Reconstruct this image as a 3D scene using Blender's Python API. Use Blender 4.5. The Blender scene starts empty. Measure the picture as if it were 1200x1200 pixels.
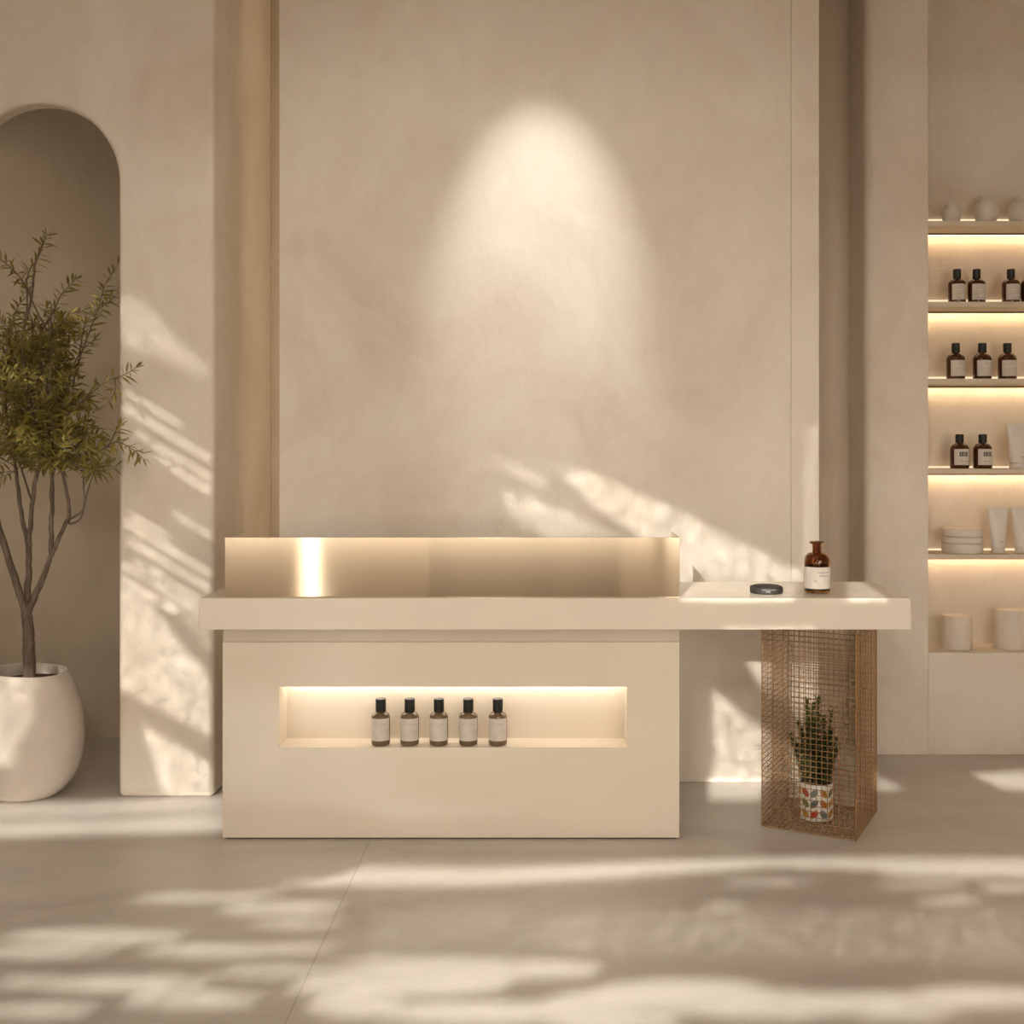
import bpy, bmesh, math, random
import numpy as np
from mathutils import Vector, Matrix
random.seed(7); rng = np.random.default_rng(11)
SC = bpy.context.scene; COL = SC.collection
PI = math.pi

# light and exposure settings
SA, SC_ = .27, .33          # the sun's sideways and downward slope per metre of depth
SUN_E, SUN_A, SPOT_E, SKY_E, EXPO = 8.2, .42, 165, 6.2, 0.12
SPX, SPY, SPA, SPT = -.06, 4.0, 32, 2.3
CEIL_E = (8, 10)
SLOT_E, ALC_E, TRACK_E = 18, 4.5, 155
LED_E, LIP_E, NICHE_E = 14, 1.1, 13

# ------------------------------------------------------------------ helpers
def new(): return bmesh.new()

def add_box(bm, x0, x1, y0, y1, z0, z1):
    v = [bm.verts.new(p) for p in ((x0,y0,z0),(x1,y0,z0),(x1,y1,z0),(x0,y1,z0),(x0,y0,z1),(x1,y0,z1),(x1,y1,z1),(x0,y1,z1))]
    for f in ((3,2,1,0),(4,5,6,7),(0,1,5,4),(1,2,6,5),(2,3,7,6),(3,0,4,7)):
        bm.faces.new([v[i] for i in f])

def add_prism_z(bm, pts, z0, z1):            # pts counter-clockwise from above
    a = [bm.verts.new((x,y,z0)) for x,y in pts]; b = [bm.verts.new((x,y,z1)) for x,y in pts]
    n = len(pts)
    bm.faces.new(a[::-1]); bm.faces.new(b)
    for i in range(n): bm.faces.new((a[i], a[(i+1)%n], b[(i+1)%n], b[i]))

def add_prism_y(bm, pts, y0, y1):            # pts (x,z) counter-clockwise seen from -y
    a = [bm.verts.new((x,y0,z)) for x,z in pts]; b = [bm.verts.new((x,y1,z)) for x,z in pts]
    n = len(pts)
    bm.faces.new(a); bm.faces.new(b[::-1])
    for i in range(n): bm.faces.new((a[(i+1)%n], a[i], b[i], b[(i+1)%n]))

def add_lathe(bm, prof, cx=0, cy=0, seg=40, cap0=True, cap1=True):
    rings = []
    for r, z in prof:
        rings.append([bm.verts.new((cx+r*math.cos(2*PI*i/seg), cy+r*math.sin(2*PI*i/seg), z)) for i in range(seg)])
    for a, b in zip(rings, rings[1:]):
        for i in range(seg): bm.faces.new((a[i], a[(i+1)%seg], b[(i+1)%seg], b[i]))
    if cap0: bm.faces.new(rings[0][::-1])
    if cap1: bm.faces.new(rings[-1])

def add_tube(bm, pts, radii, seg=8):
    pts = [Vector(p) for p in pts]; n = len(pts); rings = []
    up = Vector((.31,.77,.55)).normalized()
    for i, p in enumerate(pts):
        t = (pts[min(i+1,n-1)]-pts[max(i-1,0)]).normalized()
        u = t.cross(up).normalized() if i == 0 else (rings_u - t*rings_u.dot(t)).normalized()
        rings_u = u; w = t.cross(u)
        r = radii[i]
        rings.append([bm.verts.new(p + r*(math.cos(2*PI*k/seg)*u + math.sin(2*PI*k/seg)*w)) for k in range(seg)])
    for a, b in zip(rings, rings[1:]):
        for k in range(seg): bm.faces.new((a[k], a[(k+1)%seg], b[(k+1)%seg], b[k]))
    bm.faces.new(rings[0][::-1]); bm.faces.new(rings[-1])

def smooth_path(pts, sub=5):
    P = [Vector(p) for p in pts]; out = []
    for i in range(len(P)-1):
        p0 = P[max(i-1,0)]; p1 = P[i]; p2 = P[i+1]; p3 = P[min(i+2,len(P)-1)]
        for k in range(sub):
            t = k/sub
            out.append(0.5*((2*p1)+(p2-p0)*t+(2*p0-5*p1+4*p2-p3)*t*t+(3*p1-p0-3*p2+p3)*t**3))
    out.append(P[-1]); return out

def obj(name, bm, m, parent=None, bevel=0, seg=3, angle=40, loc=None):
    bmesh.ops.recalc_face_normals(bm, faces=bm.faces)
    me = bpy.data.meshes.new(name); bm.to_mesh(me); bm.free()
    return link(name, me, m, parent, bevel, seg, angle, loc)

def link(name, me, m, parent=None, bevel=0, seg=3, angle=40, loc=None):
    o = bpy.data.objects.new(name, me); COL.objects.link(o)
    for mm in (m if isinstance(m, (list,tuple)) else [m]): me.materials.append(mm)
    me.polygons.foreach_set('use_smooth', [True]*len(me.polygons))
    me.set_sharp_from_angle(angle=math.radians(angle))
    if bevel:
        b = o.modifiers.new('bevel','BEVEL'); b.width = bevel; b.segments = seg; b.limit_method = 'ANGLE'
        b.angle_limit = math.radians(40); b.harden_normals = True
    if parent: o.parent = parent
    if loc: o.location = loc
    return o

def tag(o, label, cat, group=None):
    o['label'] = label; o['category'] = cat
    if group: o['group'] = group
    return o

def thing(name, label, cat, loc=(0,0,0), rz=0, group=None):
    o = bpy.data.objects.new(name, None); COL.objects.link(o); o.empty_display_size = .05
    o.location = loc; o.rotation_euler = (0,0,rz)
    return tag(o, label, cat, group)

def struct(name, bm, m, bevel=0, seg=3, angle=40):
    o = obj(name, bm, m, None, bevel, seg, angle); o['kind'] = 'structure'; return o

def dup(root, loc, rz, label, group=None, scale=1.0):
    r = root.copy(); COL.objects.link(r); r.location = loc; r.rotation_euler = (0,0,rz); r['label'] = label
    r.scale = (scale,)*3
    if group: r['group'] = group
    for ch in list(root.children):
        c = ch.copy(); COL.objects.link(c); c.parent = r
        for g in list(ch.children):
            d = g.copy(); COL.objects.link(d); d.parent = c
    return r

# ------------------------------------------------------------------ materials
def mat(name, color, rough=.5, metal=0, **kw):
    m = bpy.data.materials.new(name); m.use_nodes = True
    b = m.node_tree.nodes['Principled BSDF']
    b.inputs['Base Color'].default_value = (*color, 1); b.inputs['Roughness'].default_value = rough
    b.inputs['Metallic'].default_value = metal
    for k, v in kw.items(): b.inputs[k.replace('_',' ')].default_value = v
    return m

def nd(m, t, **kw):
    n = m.node_tree.nodes.new(t)
    for k, v in kw.items(): setattr(n, k, v)
    return n

def coords(m, scale=(1,1,1), space='Object'):
    tc = nd(m,'ShaderNodeTexCoord'); mp = nd(m,'ShaderNodeMapping'); mp.inputs['Scale'].default_value = scale
    m.node_tree.links.new(tc.outputs[space], mp.inputs['Vector']); return mp.outputs['Vector']

def noise(m, vec, scale, detail=4, rough=.55, dist=0):
    n = nd(m,'ShaderNodeTexNoise'); n.inputs['Scale'].default_value = scale; n.inputs['Detail'].default_value = detail
    n.inputs['Roughness'].default_value = rough; n.inputs['Distortion'].default_value = dist
    m.node_tree.links.new(vec, n.inputs['Vector']); return n.outputs['Fac']

def ramp(m, fac, stops):
    r = nd(m,'ShaderNodeValToRGB'); m.node_tree.links.new(fac, r.inputs['Fac'])
    e = r.color_ramp.elements
    while len(e) < len(stops): e.new(.5)
    for el, (p, c) in zip(e, stops): el.position = p; el.color = (*c,1)
    return r.outputs['Color']

def mix(m, a, b, fac, mode='MIX'):
    n = nd(m,'ShaderNodeMix', data_type='RGBA', blend_type=mode); L = m.node_tree.links.new
    if hasattr(fac,'is_linked') or not isinstance(fac,(int,float)): L(fac, n.inputs[0])
    else: n.inputs[0].default_value = fac
    for s, i in ((a,6),(b,7)):
        if isinstance(s, tuple): n.inputs[i].default_value = (*s,1)
        else: L(s, n.inputs[i])
    return n.outputs[2]

def bump(m, h, strength=.2, dist=.01):
    b = nd(m,'ShaderNodeBump'); b.inputs['Strength'].default_value = strength; b.inputs['Distance'].default_value = dist
    m.node_tree.links.new(h, b.inputs['Height']); return b.outputs['Normal']

def pr(m): return m.node_tree.nodes['Principled BSDF']
def setin(m, name, sock): m.node_tree.links.new(sock, pr(m).inputs[name])

def plaster(name, c0, c1, c2, rough=.85, bs=.20):
    m = mat(name, c1, rough); v = coords(m)
    cl = noise(m, v, 1.3, 6, .62, .6)
    col = ramp(m, cl, [(.30,c0),(.5,c1),(.72,c2)])
    st = noise(m, coords(m,(1,1,.35)), 9, 5, .7, 1.5)
    col = mix(m, col, ramp(m, st, [(.25,(.86,.84,.81)),(.55,(1,1,1))]), .30, 'MULTIPLY')
    pits = noise(m, v, 55, 3, .6, .8)
    col = mix(m, col, ramp(m, pits, [(.20,(.74,.70,.65)),(.30,(1,1,1))]), .45, 'MULTIPLY')
    setin(m,'Base Color', col)
    fine = noise(m, v, 130, 4, .7); mid = noise(m, coords(m,(1,1,.7)), 14, 6, .65, 1.2)
    ad = nd(m,'ShaderNodeMath', operation='MULTIPLY_ADD'); ad.inputs[1].default_value = .25
    m.node_tree.links.new(fine, ad.inputs[0]); m.node_tree.links.new(mid, ad.inputs[2])
    setin(m,'Normal', bump(m, ad.outputs[0], bs, .02))
    pr(m).inputs['Specular IOR Level'].default_value = .25
    return m

M = {}
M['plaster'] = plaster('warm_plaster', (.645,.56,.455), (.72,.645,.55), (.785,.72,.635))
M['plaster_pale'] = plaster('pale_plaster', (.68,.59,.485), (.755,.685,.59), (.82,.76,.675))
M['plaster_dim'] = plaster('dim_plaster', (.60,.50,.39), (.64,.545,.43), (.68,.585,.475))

def floor_mat():
    m = mat('polished_screed', (.6,.52,.43), .3); v = coords(m)
    cl = noise(m, coords(m,(.8,2.2,1)), 1.1, 8, .62, .9)
    col = ramp(m, cl, [(.28,(.47,.43,.39)),(.5,(.57,.53,.485)),(.72,(.64,.60,.555))])
    fl = noise(m, coords(m,(6,22,1)), 3, 6, .7, .6)
    col = mix(m, col, ramp(m, fl, [(.3,(.87,.86,.84)),(.6,(1.03,1.02,1.0))]), .55, 'MULTIPLY')
    # hairline slab joints: brick pattern of large slabs
    br = nd(m,'ShaderNodeTexBrick'); br.offset = .37; br.inputs['Scale'].default_value = 1
    br.inputs['Brick Width'].default_value = 30; br.inputs['Row Height'].default_value = 3.3
    br.inputs['Mortar Size'].default_value = .0035; br.inputs['Mortar Smooth'].default_value = .3
    br.inputs['Color1'].default_value = (1,1,1,1); br.inputs['Color2'].default_value = (.97,.967,.965,1); br.inputs['Mortar'].default_value = (.72,.69,.65,1)
    mp = nd(m,'ShaderNodeMapping'); tc = nd(m,'ShaderNodeTexCoord'); mp.inputs['Rotation'].default_value = (0,0,PI/2); mp.inputs['Location'].default_value = (0,.71,0)
    m.node_tree.links.new(tc.outputs['Object'], mp.inputs['Vector']); m.node_tree.links.new(mp.outputs[0], br.inputs['Vector'])
    col = mix(m, col, br.outputs['Color'], .8, 'MULTIPLY')
    setin(m,'Base Color', col)
    rr = nd(m,'ShaderNodeMapRange'); rr.inputs[3].default_value = .30; rr.inputs[4].default_value = .46
    m.node_tree.links.new(fl, rr.inputs[0]); setin(m,'Roughness', rr.outputs[0])
    setin(m,'Normal', bump(m, noise(m, coords(m,(1,1.6,1)), 42, 5, .7, .8), .10, .006))
    pr(m).inputs['Specular IOR Level'].default_value = .4
    return m
M['floor'] = floor_mat()

def lacquer(name, c):
    m = mat(name, c, .22); v = coords(m)
    n = noise(m, v, 2.0, 3)
    setin(m,'Base Color', ramp(m, n, [(.3, tuple(x*.97 for x in c)), (.7, tuple(min(1,x*1.02) for x in c))]))
    setin(m,'Normal', bump(m, noise(m, v, 60, 2), .02, .002))
    pr(m).inputs['Specular IOR Level'].default_value = .5
    return m
M['cream'] = lacquer('cream_lacquer', (.74,.655,.535))
M['cream_top'] = lacquer('cream_lacquer_top', (.76,.68,.575))

def brushed(name, c, rough):
    m = mat(name, c, rough, 1)
    n = noise(m, coords(m,(.012,.012,1)), 900, 3, .7); w = noise(m, coords(m,(1,1,.12)), 3.2, 4)
    setin(m,'Base Color', mix(m, ramp(m, n, [(.25,tuple(x*.94 for x in c)),(.75,tuple(min(1,x*1.04) for x in c))]), ramp(m, w, [(.3,(.93,.92,.9)),(.7,(1,1,1))]), .6, 'MULTIPLY'))
    pr(m).inputs['Anisotropic'].default_value = .95
    tg = nd(m,'ShaderNodeCombineXYZ'); tg.inputs[2].default_value = 1; m.node_tree.links.new(tg.outputs[0], pr(m).inputs['Tangent']); return m
M['brass'] = brushed('brushed_pale_brass', (.77,.65,.485), .11)
def copper():
    m = mat('copper_wire', (.28,.16,.07), .42, .8); n = noise(m, coords(m), 35, 3)
    setin(m,'Base Color', ramp(m, n, [(.3,(.22,.12,.048)),(.7,(.36,.215,.10))])); return m
M['copper'] = copper()
M['gap'] = mat('shadow_gap', (.03,.022,.016), .8)  # near-black colour standing for the shade under the counter body

def ceramic(name, c, rough=.55, bs=.12):
    m = mat(name, c, rough); v = coords(m)
    setin(m,'Base Color', ramp(m, noise(m, v, 7, 5, .6, .5), [(.3,tuple(x*.92 for x in c)),(.7,tuple(min(1,x*1.03) for x in c))]))
    setin(m,'Normal', bump(m, noise(m, v, 26, 5, .6, .6), bs, .01)); return m
M['pot'] = ceramic('stone_white_pot', (.72,.64,.55), .6, .16)
M['vase'] = ceramic('matt_white_ceramic', (.70,.64,.56), .6, .05)
M['tube'] = ceramic('soft_white_plastic', (.72,.665,.61), .4, .01)
M['candle'] = ceramic('cream_tin', (.70,.62,.53), .5, .02)
M['jar'] = ceramic('oatmeal_tin', (.66,.60,.53), .45, .02)

def soil():
    m = mat('potting_soil', (.05,.03,.018), .95); n = noise(m, coords(m), 60, 5)
    setin(m,'Base Color', ramp(m, n, [(.3,(.03,.018,.01)),(.7,(.16,.09,.05))])); setin(m,'Normal', bump(m, n, .8, .02)); return m
M['soil'] = soil()
def bark():
    m = mat('bark', (.14,.10,.075), .85); n = noise(m, coords(m,(1,1,.25)), 45, 6, .65, .5)
    setin(m,'Base Color', ramp(m, n, [(.3,(.07,.048,.034)),(.7,(.23,.17,.125))])); setin(m,'Normal', bump(m, n, .6, .01)); return m
M['bark'] = bark()
def leaf(name, a, b, c):
    m = mat(name, b, .5); n = noise(m, coords(m), 9, 3)
    setin(m,'Base Color', ramp(m, n, [(.3,a),(.5,b),(.7,c)]))
    tr = nd(m,'ShaderNodeBsdfTranslucent'); tr.inputs['Color'].default_value = (*[x*1.3 for x in c],1)
    mx = nd(m,'ShaderNodeMixShader'); mx.inputs[0].default_value = .25
    L = m.node_tree.links.new; out = m.node_tree.nodes['Material Output']
    L(pr(m).outputs[0], mx.inputs[1]); L(tr.outputs[0], mx.inputs[2]); L(mx.outputs[0], out.inputs['Surface'])
    return m
M['olive'] = leaf('olive_leaf', (.12,.10,.022), (.20,.168,.038), (.36,.29,.075))
M['rosemary'] = leaf('rosemary_leaf', (.03,.045,.012), (.06,.08,.022), (.12,.14,.045))
M['vine'] = leaf('sun_screen_leaf', (.05,.06,.02), (.09,.10,.035), (.14,.14,.05))

def glass(name, c, rough=.06, trans=1.0):
    m = mat(name, c, rough); b = pr(m); b.inputs['Transmission Weight'].default_value = trans; b.inputs['IOR'].default_value = 1.45
    n = noise(m, coords(m), 40, 2); setin(m,'Normal', bump(m, n, .03, .002)); return m
M['amber'] = glass('amber_glass', (.42,.19,.045), .05, 1.0)
M['amber_dark'] = glass('dark_amber_glass', (.085,.028,.009), .12, .25)
M['smoke'] = glass('smoky_brown_plastic', (.155,.10,.056), .16, .0)
M['liquid'] = mat('dark_liquid', (.012,.005,.003), .25)
def plain(name, c, rough, ns=30, d=.06):
    m = mat(name, c, rough); n = noise(m, coords(m), ns, 3)
    setin(m,'Base Color', ramp(m, n, [(.3,tuple(x*(1-d) for x in c)),(.7,tuple(min(1,x*(1+d)) for x in c))])); return m
M['cap'] = plain('black_plastic', (.007,.0065,.006), .45)
M['puck'] = plain('charcoal_stone', (.018,.016,.014), .6, 80, .3)
M['puck_mark'] = plain('engraved_grey', (.22,.20,.18), .6)
M['paper'] = plain('paper_label', (.62,.565,.50), .7)
M['paper_white'] = plain('white_paper_label', (.80,.76,.69), .65)
M['ink'] = plain('dark_ink', (.05,.042,.036), .7)
M['ink_soft'] = plain('grey_ink', (.36,.32,.28), .7)
def leaf_glaze():
    m = mat('leaf_pattern_glaze', (.78,.74,.66), .3); L = m.node_tree.links.new
    def mth(op, a, b=None, c=None):
        n = nd(m,'ShaderNodeMath', operation=op)
        for i, s in enumerate((a,b,c)):
            if s is None: continue
            if isinstance(s,(int,float)): n.inputs[i].default_value = s
            else: L(s, n.inputs[i])
        return n.outputs[0]
    sx = nd(m,'ShaderNodeSeparateXYZ'); L(nd(m,'ShaderNodeTexCoord').outputs['Object'], sx.inputs[0])
    ang = mth('ARCTAN2', sx.outputs[0], mth('MULTIPLY', sx.outputs[1], -1))
    u = mth('MULTIPLY_ADD', ang, 12/(2*PI), 20.08); v = mth('MULTIPLY_ADD', sx.outputs[2], 1/.0425, 4-.0105/.0425)
    cu = mth('FLOOR', u); cv = mth('FLOOR', v)
    fu = mth('MULTIPLY', mth('SUBTRACT', mth('FRACT', u), .5), .0382); fv = mth('MULTIPLY', mth('SUBTRACT', mth('FRACT', v), .5), .0425)
    par = mth('SUBTRACT', mth('MULTIPLY', mth('MODULO', cu, 2), 2), 1)      # -1 / +1: neighbours lean opposite ways
    fu = mth('MULTIPLY', fu, par); ca, sa = math.cos(.85), math.sin(.85)
    p = mth('ADD', mth('MULTIPLY', fu, ca), mth('MULTIPLY', fv, sa)); q = mth('SUBTRACT', mth('MULTIPLY', fv, ca), mth('MULTIPLY', fu, sa))
    R, d = .0245, .0120                                                     # almond: overlap of two circles
    p2 = mth('MULTIPLY', p, p); qa = mth('ADD', mth('ABSOLUTE', q), d)
    ins = mth('LESS_THAN', mth('SQRT', mth('ADD', p2, mth('MULTIPLY', qa, qa))), R)
    band = mth('MULTIPLY', mth('GREATER_THAN', sx.outputs[2], .0105), mth('LESS_THAN', sx.outputs[2], .138)); ins = mth('MULTIPLY', ins, band)
    k = mth('MODULO', mth('ADD', mth('MULTIPLY', cu, 3), mth('MULTIPLY', cv, 5)), 7)
    r = nd(m,'ShaderNodeValToRGB'); r.color_ramp.interpolation = 'CONSTANT'; e = r.color_ramp.elements
    cols = [(.45,.035,.016),(.42,.13,.014),(.12,.14,.05),(.15,.19,.19),(.48,.26,.03),(.04,.055,.06),(.44,.17,.016)]
    while len(e) < 7: e.new(.5)
    for i, (el, c) in enumerate(zip(e, cols)): el.position = i/7; el.color = (*c,1)
    L(mth('MULTIPLY_ADD', k, 1/7, .02), r.inputs['Fac'])
    setin(m,'Base Color', mix(m, (.78,.74,.66), r.outputs['Color'], ins)); return m
M['potwhite'] = leaf_glaze()
def emit(name, c, s):
    m = bpy.data.materials.new(name); m.use_nodes = True; m.node_tree.nodes.clear()
    e = nd(m,'ShaderNodeEmission'); e.inputs[0].default_value = (*c,1); e.inputs[1].default_value = s
    o = nd(m,'ShaderNodeOutputMaterial'); m.node_tree.links.new(e.outputs[0], o.inputs[0]); return m
M['led'] = emit('warm_led', (1,.70,.40), LED_E)
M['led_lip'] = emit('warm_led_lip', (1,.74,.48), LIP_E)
M['led_niche'] = emit('soft_led', (1,.90,.77), NICHE_E)
M['paving'] = plain('outdoor_paving', (.30,.26,.215), .8, 3, .12)
M['brown_panel'] = plain('brown_reflection_panel', (.37,.28,.19), .7, 4, .12)
M['trellis'] = plain('trellis_wood', (.22,.15,.09), .7)

# ------------------------------------------------------------------ the room
H_CEIL = 4.3
bm = new(); add_box(bm, -5.2, 5.2, -.62, 5.95, -.12, 0); struct('floor', bm, M['floor'])
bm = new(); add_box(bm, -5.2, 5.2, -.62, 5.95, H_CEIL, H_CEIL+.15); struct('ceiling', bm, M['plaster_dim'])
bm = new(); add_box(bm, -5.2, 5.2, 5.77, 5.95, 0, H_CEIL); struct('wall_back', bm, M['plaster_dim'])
bm = new(); add_box(bm, -5.2, -5.0, -.62, 5.77, 0, H_CEIL); struct('wall_far_left', bm, M['plaster'])
bm = new(); add_box(bm, 5.0, 5.2, -.62, 5.77, 0, H_CEIL); struct('wall_far_right', bm, M['plaster'])
# arched wall on the left, deep enough to reach the back wall
bm = new()
ax, ar, az = -2.24, .34, 2.70
pts = [(-5.0,0),(ax-ar,0),(ax-ar,az)]
for i in range(1,32): a = PI - PI*i/32; pts.append((ax+ar*math.cos(a), az+ar*math.sin(a)))
pts += [(ax+ar,az),(ax+ar,0),(-1.481,0),(-1.481,H_CEIL),(-5.0,H_CEIL)]
add_prism_y(bm, pts, 4.78, 4.88); add_box(bm, -1.62, -1.4812, 4.81, 5.77, 0, H_CEIL)
struct('wall_left', bm, M['plaster'], .026, 5)
# centre panel
bm = new(); add_box(bm, -1.25, 1.094, 5.0, 5.16, 0, H_CEIL); add_box(bm, 1.0945, 1.223, 5.0, 5.77, 0, H_CEIL)
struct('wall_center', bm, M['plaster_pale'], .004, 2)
# right wall with the shelf niche
NX0, NX1, NY, NYB, LEDGE = 1.877, 3.10, 5.45, 5.70, .509
bm = new(); r = .05
pts = [(1.566+r - r*math.sin(a), NY + r - r*math.cos(a)) for a in [PI/2*(i/8) for i in range(9)]][::-1]
add_prism_z(bm, [(NX0,5.77),(1.566,5.77)] + pts + [(NX0,NY)], 0, H_CEIL)
add_box(bm, NX0+.0005, NX1, NY, 5.77, 0, LEDGE)
add_box(bm, NX1, 5.0, NY, 5.77, 0, H_CEIL)
add_box(bm, NX0, NX1, NYB, 5.77, LEDGE, H_CEIL)
struct('wall_right', bm, M['plaster'], .003, 2)
# unseen shopfront behind the camera, openings shaped for fill and brass reflections
bm = new()
for x0, x1 in ((-5.2,-2.07),(-1.89,-1.0),(.79,3.2)): add_box(bm, x0, x1, -.82, -.62, 0, .93)
add_box(bm, 3.2, 5.2, -.82, -.62, 0, 4.1); add_box(bm, .05, 3.2, -.82, -.62, 2.7, 4.1)
add_box(bm, .56, .79, -.70, -.62, 0, .93)
add_box(bm, -5.2, 5.2, -.82, -.62, 4.1, H_CEIL+.15)
struct('wall_front', bm, M['plaster'], .01, 2)
bm = new(); add_box(bm, -1.0, .56, -.80, -.64, 0, .93); struct('brass_reflection_panel_1', bm, M['brown_panel'], .004, 2)  # unseen brown panel added to darken the brass reflection
bm = new(); add_box(bm, .56, .79, -.74, -.69, 0, .93); struct('brass_reflection_panel_2', bm, M['trellis'], .004, 2)  # unseen dark panel added for a dark band in the brass
bm = new(); add_box(bm, -9, 9, -12, -.82, -.14, -.02); o = struct('ground', bm, M['paving'])

# ------------------------------------------------------------------ the counter
CX0, CX1, CY0, CY1, CT = -1.287, .497, 4.267, 4.60, .847
NZ0, NZ1, nx0, nx1, nd_ = .36, .597, -1.067, .293, .138
cab = thing('reception_counter', 'cream lacquered counter body on the floor with a lit display niche in its front', 'counter', (0,0,0))
bm = new()
RZ = .772; PL = .008
def rect(y, x0, x1, z0, z1): return [bm.verts.new(p) for p in ((x0,y,z0),(x1,y,z0),(x1,y,z1),(x0,y,z1))]
of = rect(CY0,CX0,CX1,PL,RZ); nf = rect(CY0,nx0,nx1,NZ0,NZ1); nb_ = rect(CY0+nd_,nx0,nx1,NZ0,NZ1); ob = rect(CY1,CX0,CX1,PL,RZ)
for a, c in ((of,nf),(nf,nb_),(ob,of)):
    for i in range(4): bm.faces.new((a[i], a[(i+1)%4], c[(i+1)%4], c[i]))
bm.faces.new(nb_); bm.faces.new(ob[::-1])
obj('body', bm, M['cream'], cab)
bm = new(); add_box(bm, CX0, CX1, CY0+.006, CY1, RZ, CT-.0005); obj('shadow_band', bm, M['cream'], cab, .001, 1)  # top band set back to imitate the slab's cast shadow
bm = new(); add_box(bm, CX0+.012, CX1-.012, CY0+.012, CY1-.012, 0, PL); obj('plinth', bm, M['gap'], cab)
bm = new(); add_box(bm, nx0+.01, nx1-.01, CY0+.102, CY0+.122, NZ1-.006, NZ1-.0005); o = obj('led_strip', bm, M['led_niche'], cab); o['label'] = 'warm white glowing strip'

bm = new(); add_box(bm, -1.327, 1.349, 4.103, 4.604, CT, .966)
tag(obj('countertop', bm, M['cream_top'], None, .003, 2), 'long thick cream countertop slab resting on the counter body and the wire pedestal', 'countertop')

scr = thing('counter_screen', 'low brushed brass screen standing on the left of the cream countertop', 'screen', (-.377,4.125,.9662))
bm = new(); h_ = .226; t_ = .004; bx = .859; L_ = .262
add_box(bm, -bx, bx, 0, t_, 0, h_); obj('front_panel', bm, M['brass'], scr, .0008, 1)
for s in (-1,1):
    bm = new(); x = s*(bx-t_/2); add_box(bm, x-t_/2, x+t_/2, t_, L_, 0, h_); obj('side_return', bm, M['brass'], scr, .0008, 1)

# ------------------------------------------------------------------ wire pedestal
ped = thing('wire_pedestal', 'tall square copper wire mesh pedestal under the right end of the countertop', 'pedestal', (1.1075,4.509,0), 0)
A_ = Vector((.850,4.42,0)); B_ = Vector((1.1815,4.248,0)); C_ = Vector((1.365,4.598,0)); D_ = Vector((1.0335,4.77,0)); O_ = Vector((1.1075,4.509,0))
WR = .0017; PZ = CT-.001
def wire(bm, p, q, r=WR): add_tube(bm, [p,q], [r,r], 5)
def lerp(a,b,t): return a+(b-a)*t
def mesh_panel(P, Q):
    bm = new(); n = 17; mz = 38
    e = (Q-P).normalized()
    for i in range(1,n):
        p = lerp(P,Q,i/n)-O_; j = random.uniform(-.0007,.0007); p = p+e*j
        wire(bm, p+Vector((0,0,.004)), p+Vector((0,0,PZ-.004)))
    for k in range(1,mz):
        z = PZ*k/mz+random.uniform(-.0006,.0006); wire(bm, P-O_+Vector((0,0,z)), Q-O_+Vector((0,0,z)))
    obj('mesh_panel', bm, M['copper'], ped)
for P, Q in ((A_,B_),(B_,C_),(C_,D_),(D_,A_)): mesh_panel(P,Q)
bm = new(); n = 17
for i in range(1,n):
    z = Vector((0,0,.004)); wire(bm, lerp(A_,B_,i/n)-O_+z, lerp(D_,C_,i/n)-O_+z); wire(bm, lerp(A_,D_,i/n)-O_+z, lerp(B_,C_,i/n)-O_+z)
obj('base_mesh', bm, M['copper'], ped)
for P in (A_,B_,C_,D_):
    bm = new(); wire(bm, P-O_, P-O_+Vector((0,0,PZ)), .0032); obj('corner_post', bm, M['copper'], ped)
for nm, z in (('bottom_rim',.0035),('top_rim',PZ-.0035)):
    bm = new()
    for P, Q in ((A_,B_),(B_,C_),(C_,D_),(D_,A_)): wire(bm, P-O_+Vector((0,0,z)), Q-O_+Vector((0,0,z)), .0032)
    obj(nm, bm, M['copper'], ped)

# ------------------------------------------------------------------ herb pot inside the pedestal
hp = thing('potted_herb', 'small green potted herb in a white leaf-patterned pot inside the copper wire pedestal', 'plant', (1.088,4.512,.0065))
PR, PH = .073, .150
bm = new(); add_lathe(bm, [(PR-.006,0),(PR-.001,.004),(PR,.012),(PR,PH-.003),(PR-.002,PH),(PR-.006,PH),(PR-.007,PH-.02)], seg=56, cap1=False); o = obj('pot', bm, M['potwhite'], hp)
bm = new(); add_lathe(bm, [(PR-.0068,PH-.022),(PR-.0068,PH-.012),(.02,PH-.008)], seg=32); obj('soil', bm, M['soil'], hp)
def lance(bm, p, d, L, W, roll=0, droop=.12):
    d = Vector(d).normalized(); s = d.cross(Vector((0,0,1)))
    s = s.normalized() if s.length > 1e-3 else Vector((1,0,0))
    s = Matrix.Rotation(roll, 3, d) @ s; n = s.cross(d); p = Vector(p)
    def at(f, w, lift): return p + d*L*f + s*W*.5*w + n*W*lift + Vector((0,0,-L*droop*f*f))
    a = bm.verts.new(at(0,0,0)); e = bm.verts.new(at(1,0,0))
    l1, c1, r1 = [bm.verts.new(at(.28,w,abs(w)*.18)) for w in (-.85,0,.85)]
    l2, c2, r2 = [bm.verts.new(at(.62,w,abs(w)*.18)) for w in (-.9,0,.9)]
    for f in ((a,c1,l1),(a,r1,c1),(l1,c1,c2,l2),(c1,r1,r2,c2),(l2,c2,e),(c2,r2,e)): bm.faces.new(f)
bmS = new(); bmL = new()
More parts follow.
